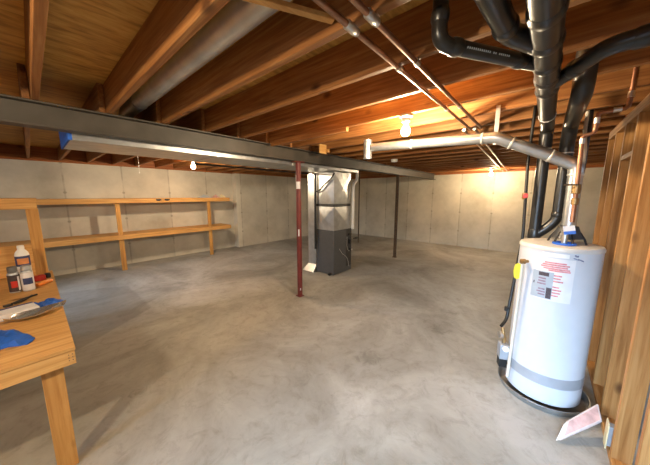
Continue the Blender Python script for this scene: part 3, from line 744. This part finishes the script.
paper(3.65, 7.12, .15, .2, .11, 'cream', 'yellowish crumpled bag at the very end of the upper shelf', 'bag')

# ------------------------------------------------------------------ workbench
t = thing('workbench', 'pine workbench with an upright post and upper shelf', 'workbench', (-.5, 3.2, 0))
WX0, WX1, WY0, WY1, WZ = -1.25, .077, 2.03, 4.36, .79
k = 0
for y0, y1 in ((2.03, 2.72), (2.722, 3.55), (3.552, 4.36)):
    pass
MB().box((WX0, WY0, WZ - .02), (WX1, WY1, WZ)).build('bench_top', 'pine_x', t, bevel=.002)
MB().box((WX0, WY0 + .004, WZ - .108), (WX1 - .004, WY0 + .042, WZ - .0205)).build('apron', 'pine_x', t, bevel=.003)
MB().box((WX1 - .050, WY0 + .043, WZ - .108), (WX1 - .012, WY1, WZ - .0205)).build('apron', 'pine_y', t, bevel=.003)
for (x, y) in ((-.028, WY0 + .062), (-1.2, WY0 + .062), (-1.2, 4.3)):
    MB().box((x - .045, y - .019, 0), (x + .045, y + .019, WZ - .109)).build('leg', 'pine_z', t, bevel=.003)
w = MB()
for z in (.712, .73, .748):
    for dx in (.0, .016):
        w.lathe([(.0025, 0), (.0025, .002)], (.045 + dx, WY0 + .0035, z), 8, axis=(0, -1, 0))
w.build('nail_head', 'dkgrey', t)
PX = .043
MB().box((PX - .09, 4.06, WZ + .001), (PX, 4.10, 1.53)).build('hutch_post', 'pine_z', t, bevel=.003)
MB().box((WX0, 4.055, 1.531), (PX - .005, 4.10, 1.622)).build('hutch_rail', 'pine_x', t, bevel=.003)
MB().box((WX0, 4.05, 1.623), (PX - .0, 4.62, 1.641)).build('hutch_shelf', 'pine_x', t, bevel=.002)
MB().box((WX0, 4.32, WZ + .001), (-.0, 4.338, 1.13)).build('back_panel', 'pine_x', t, bevel=.002)
MB().box((PX - .09, 4.57, 0), (PX, 4.61, 1.62)).build('hutch_post', 'pine_z', t, bevel=.003)
# knot-shaped burn mark is drawn in wood; bench clutter follows
z = WZ + .001
def can(x, y, r, h, body, cap, label_m, name, label, caph, cat):
    t = thing(name, label, cat, (x, y, z))
    MB().lathe([(r * .94, 0), (r, .006), (r, h * .74), (r * .94, h * .77), (r * .6, h * .80)], (x, y, z), 28).build('body', body, t)
    MB().lathe([(r * .82, h * .80), (r * .86, h * .805), (r * .82, h * .80 + caph), (r * .7, h * .81 + caph)], (x, y, z), 28).build('cap', cap, t)
    MB().lathe([(r + .0006, h * .05), (r + .0008, h * .055), (r + .0008, h * .70), (r + .0006, h * .705)], (x, y, z), 28, cap=False).build('label', label_m, t)
    return t
c1 = can(-.181, 3.62, .037, .235, 'can_silver', 'can_grey', 'label_dark', 'spray_can', 'dark-labelled spray can with a grey cap on the workbench', .05, 'spray can')
MB().arcpatch((-.181, 3.62, 0), .0382, 240, 300, z + .05, z + .11, .0006).build('label_panel', 'red', c1, label='red panel on the label')
MB().arcpatch((-.181, 3.62, 0), .0382, 305, 335, z + .02, z + .15, .0006).build('label_panel', 'paper', c1, label='white panel on the label')
c2 = can(-.100, 3.60, .039, .245, 'can_silver', 'can_silver', 'paper', 'spray_can', 'silver and white spray can on the workbench, beside the post', .04, 'spray can')
MB().arcpatch((-.100, 3.60, 0), .0402, 225, 320, z + .065, z + .125, .0006).build('label_panel', 'label_navy', c2, label='dark blue panel on the label')
c3 = thing('spray_bottle', 'tall white bottle with a navy and orange label behind the spray cans', 'bottle', (-.115, 3.82, z))
MB().lathe([(.045, 0), (.048, .01), (.048, .31), (.042, .335), (.024, .36), (.022, .372)], (-.115, 3.82, z), 28).build('body', 'pvc', c3)
MB().lathe([(.024, .373), (.025, .38), (.023, .40), (.012, .403)], (-.115, 3.82, z), 20).build('cap', 'pvc', c3)
MB().lathe([(.0486, .20), (.0488, .201), (.0488, .30), (.0486, .301)], (-.115, 3.82, z), 28, cap=False).build('label', 'label_navy', c3)
MB().arcpatch((-.115, 3.82, 0), .0492, 225, 320, z + .222, z + .278, .0006).build('label_panel', 'label_orange', c3, label='orange panel on the label')
t = thing('tape_measure', 'red and black hand tool lying at the foot of the workbench post', 'tool', (.0, 3.95, z))
MB().box((-.075, 3.90, z), (.012, 3.97, z + .055), rot=Matrix.Rotation(R(14), 3, 'Z')).build('tool_body', 'red', t, bevel=.01)
MB().box((.014, 3.93, z + .01), (.05, 3.99, z + .06), rot=Matrix.Rotation(R(14), 3, 'Z')).build('tool_head', 'black', t, bevel=.008)
t = thing('utility_knife', 'orange handled tool on the workbench in front of the red one', 'tool', (.0, 3.72, z))
MB().tube([(-.05, 3.66, z + .018), (-.01, 3.70, z + .024), (.045, 3.77, z + .019)], .015, 12, radii=[.016, .023, .018]).build('handle', 'orange', t)
MB().box((.040, 3.765, z + .008), (.058, 3.80, z + .016), rot=Matrix.Rotation(R(-35), 3, 'Z')).build('blade', 'can_silver', t)
t = thing('pliers', 'black pliers lying open on the workbench by the white trim piece', 'pliers', (-.13, 3.22, z))
MB().tube([(-.18, 3.21, z + .008), (-.13, 3.24, z + .010), (-.085, 3.36, z + .008)], .008, 10, fillet=.03).build('handle', 'black', t)
MB().tube([(-.19, 3.15, z + .026), (-.13, 3.23, z + .0265), (-.055, 3.29, z + .026)], .008, 10, fillet=.03).build('handle', 'black', t)
MB().box((-.235, 3.17, z), (-.19, 3.205, z + .016), rot=Matrix.Rotation(R(30), 3, 'Z')).build('jaw', 'dkgrey', t, bevel=.003)
# white trim length with a dark blue edge
t = thing('vinyl_trim', 'length of white trim with a blue edge lying across the workbench', 'trim piece', (-.4, 2.95, z))
rz = Matrix.Rotation(R(13), 3, 'Z'); pv = (-.06, 2.93, z)
MB().box((-.95, 2.86, z), (-.06, 3.0, z + .045), rot=rz, piv=pv).build('trim_body', 'paper', t, bevel=.004)
MB().box((-.95, 3.0005, z), (-.062, 3.012, z + .05), rot=rz, piv=pv).build('blue_edge', 'label_navy', t, bevel=.002, label='dark blue edge')
def rag(name, x, y, sx, sy, h, rot, m, label, cat):
    w = MB(); bm = w.bm; n = 9; top = []; bot = []
    c, s = math.cos(R(rot)), math.sin(R(rot))
    for i in range(n + 1):
        a, b = [], []
        for j in range(n + 1):
            u, v = (i / n - .5) * sx, (j / n - .5) * sy * (1 + .25 * math.sin(i * 1.1))
            X, Y = x + c * u - s * v, y + s * u + c * v
            hh = .003 + h * abs(math.sin(i * 1.3 + .8 * math.cos(j * 1.1)) * .7 + .3 * math.sin(j * 1.7)) * (1 if 0 < i < n and 0 < j < n else .3)
            a.append(bm.verts.new((X, Y, z + hh))); b.append(bm.verts.new((X, Y, z)))
        top.append(a); bot.append(b)
    for i in range(n):
        for j in range(n):
            bm.faces.new((top[i][j], top[i + 1][j], top[i + 1][j + 1], top[i][j + 1])); bm.faces.new((bot[i][j + 1], bot[i + 1][j + 1], bot[i + 1][j], bot[i][j]))
        bm.faces.new((top[i][0], bot[i][0], bot[i + 1][0], top[i + 1][0])); bm.faces.new((top[i + 1][n], bot[i + 1][n], bot[i][n], top[i][n]))
        bm.faces.new((top[0][i + 1], bot[0][i + 1], bot[0][i], top[0][i])); bm.faces.new((top[n][i], bot[n][i], bot[n][i + 1], top[n][i + 1]))
    return tag(w.build(name, m, origin=(x, y, z)), label, cat, 'blue painter tape scraps on the workbench')
rag('painter_tape', -.005, 3.04, .15, .14, .02, 25, 'bluetape', 'crumpled blue tape on the workbench edge past the silver tray', 'tape')
rag('painter_tape', -.235, 2.42, .24, .30, .03, 20, 'bluetape', 'crumpled blue tape on the near end of the workbench in front of the silver tray', 'tape')
# curved silver tray
w = MB(); bm = w.bm; n = 18; rows = []
for i in range(n + 1):
    u = i / n; Lx = -.195 + .275 * u
    wd = .075 * math.sin(PI * min(1, max(0, .06 + .88 * u))) + .012
    row = []
    for j in range(9):
        v = j / 8 * 2 - 1
        zz = z + .002 + .030 * v * v + .022 * (2 * u - 1) ** 2
        row.append((Lx + .02 * v, 2.735 + wd * v + .07 * u, zz))
    rows.append(row)
for off in (0, .0025):
    pass
va = [[bm.verts.new(p) for p in r] for r in rows]; vb = [[bm.verts.new((p[0], p[1], p[2] + .0025)) for p in r] for r in rows]
for i in range(n):
    for j in range(8):
        bm.faces.new((va[i][j], va[i][j + 1], va[i + 1][j + 1], va[i + 1][j])); bm.faces.new((vb[i][j], vb[i + 1][j], vb[i + 1][j + 1], vb[i][j + 1]))
    bm.faces.new((va[i][0], va[i + 1][0], vb[i + 1][0], vb[i][0])); bm.faces.new((va[i][8], vb[i][8], vb[i + 1][8], va[i + 1][8]))
for j in range(8):
    bm.faces.new((va[0][j], vb[0][j], vb[0][j + 1], va[0][j + 1])); bm.faces.new((va[n][j], va[n][j + 1], vb[n][j + 1], vb[n][j]))
tag(w.build('metal_tray', 'trayin', origin=(0, 2.75, z)), 'curved shiny silver tray on the workbench', 'tray')

# ------------------------------------------------------------------ light
wd = bpy.data.worlds.new('World'); SC.world = wd; wd.use_nodes = True
bg = wd.node_tree.nodes['Background']; bg.inputs[0].default_value = (.55, .74, 1.0, 1); bg.inputs[1].default_value = 1.2
def daylight(name, loc, rot, sx, sy, power):
    l = bpy.data.lights.new(name, 'AREA'); l.shape = 'RECTANGLE'; l.size = sx; l.size_y = sy; l.energy = power; l.color = (.50, .72, 1.0)
    o = bpy.data.objects.new(name, l); COL.objects.link(o); o.location = loc; o.rotation_euler = rot
    return o
for (a, b), pw in zip(WIN, (46, 15)):
    o = daylight('daylight', (XF - .25, (a + b) / 2, (wz0 + wz1) / 2 + .15), (R(90 - 22), 0, R(-90)), b - a, wz1 - wz0, pw)
    o.data.spread = R(46)

# ------------------------------------------------------------------ camera
cam = bpy.data.cameras.new('Camera'); co = bpy.data.objects.new('Camera', cam); COL.objects.link(co)
cam.sensor_fit = 'HORIZONTAL'; cam.sensor_width = 36.0; cam.lens = 36.0 * 253.67 / 650.0
cam.clip_start = .02
co.location = (0, 0, 1.68)
co.rotation_euler = (R(90 - 8.49), 0, R(40.956 - 90))
SC.camera = co
SC.view_settings.view_transform = 'Standard'; SC.view_settings.look = 'None'
SC.view_settings.exposure = 1.12; SC.view_settings.gamma = 1.0; SC.view_settings.use_curve_mapping = False
SC.cycles.use_denoising = True
SC.cycles.max_bounces = 8; SC.cycles.diffuse_bounces = 5
SC.cycles.sample_clamp_indirect = 6
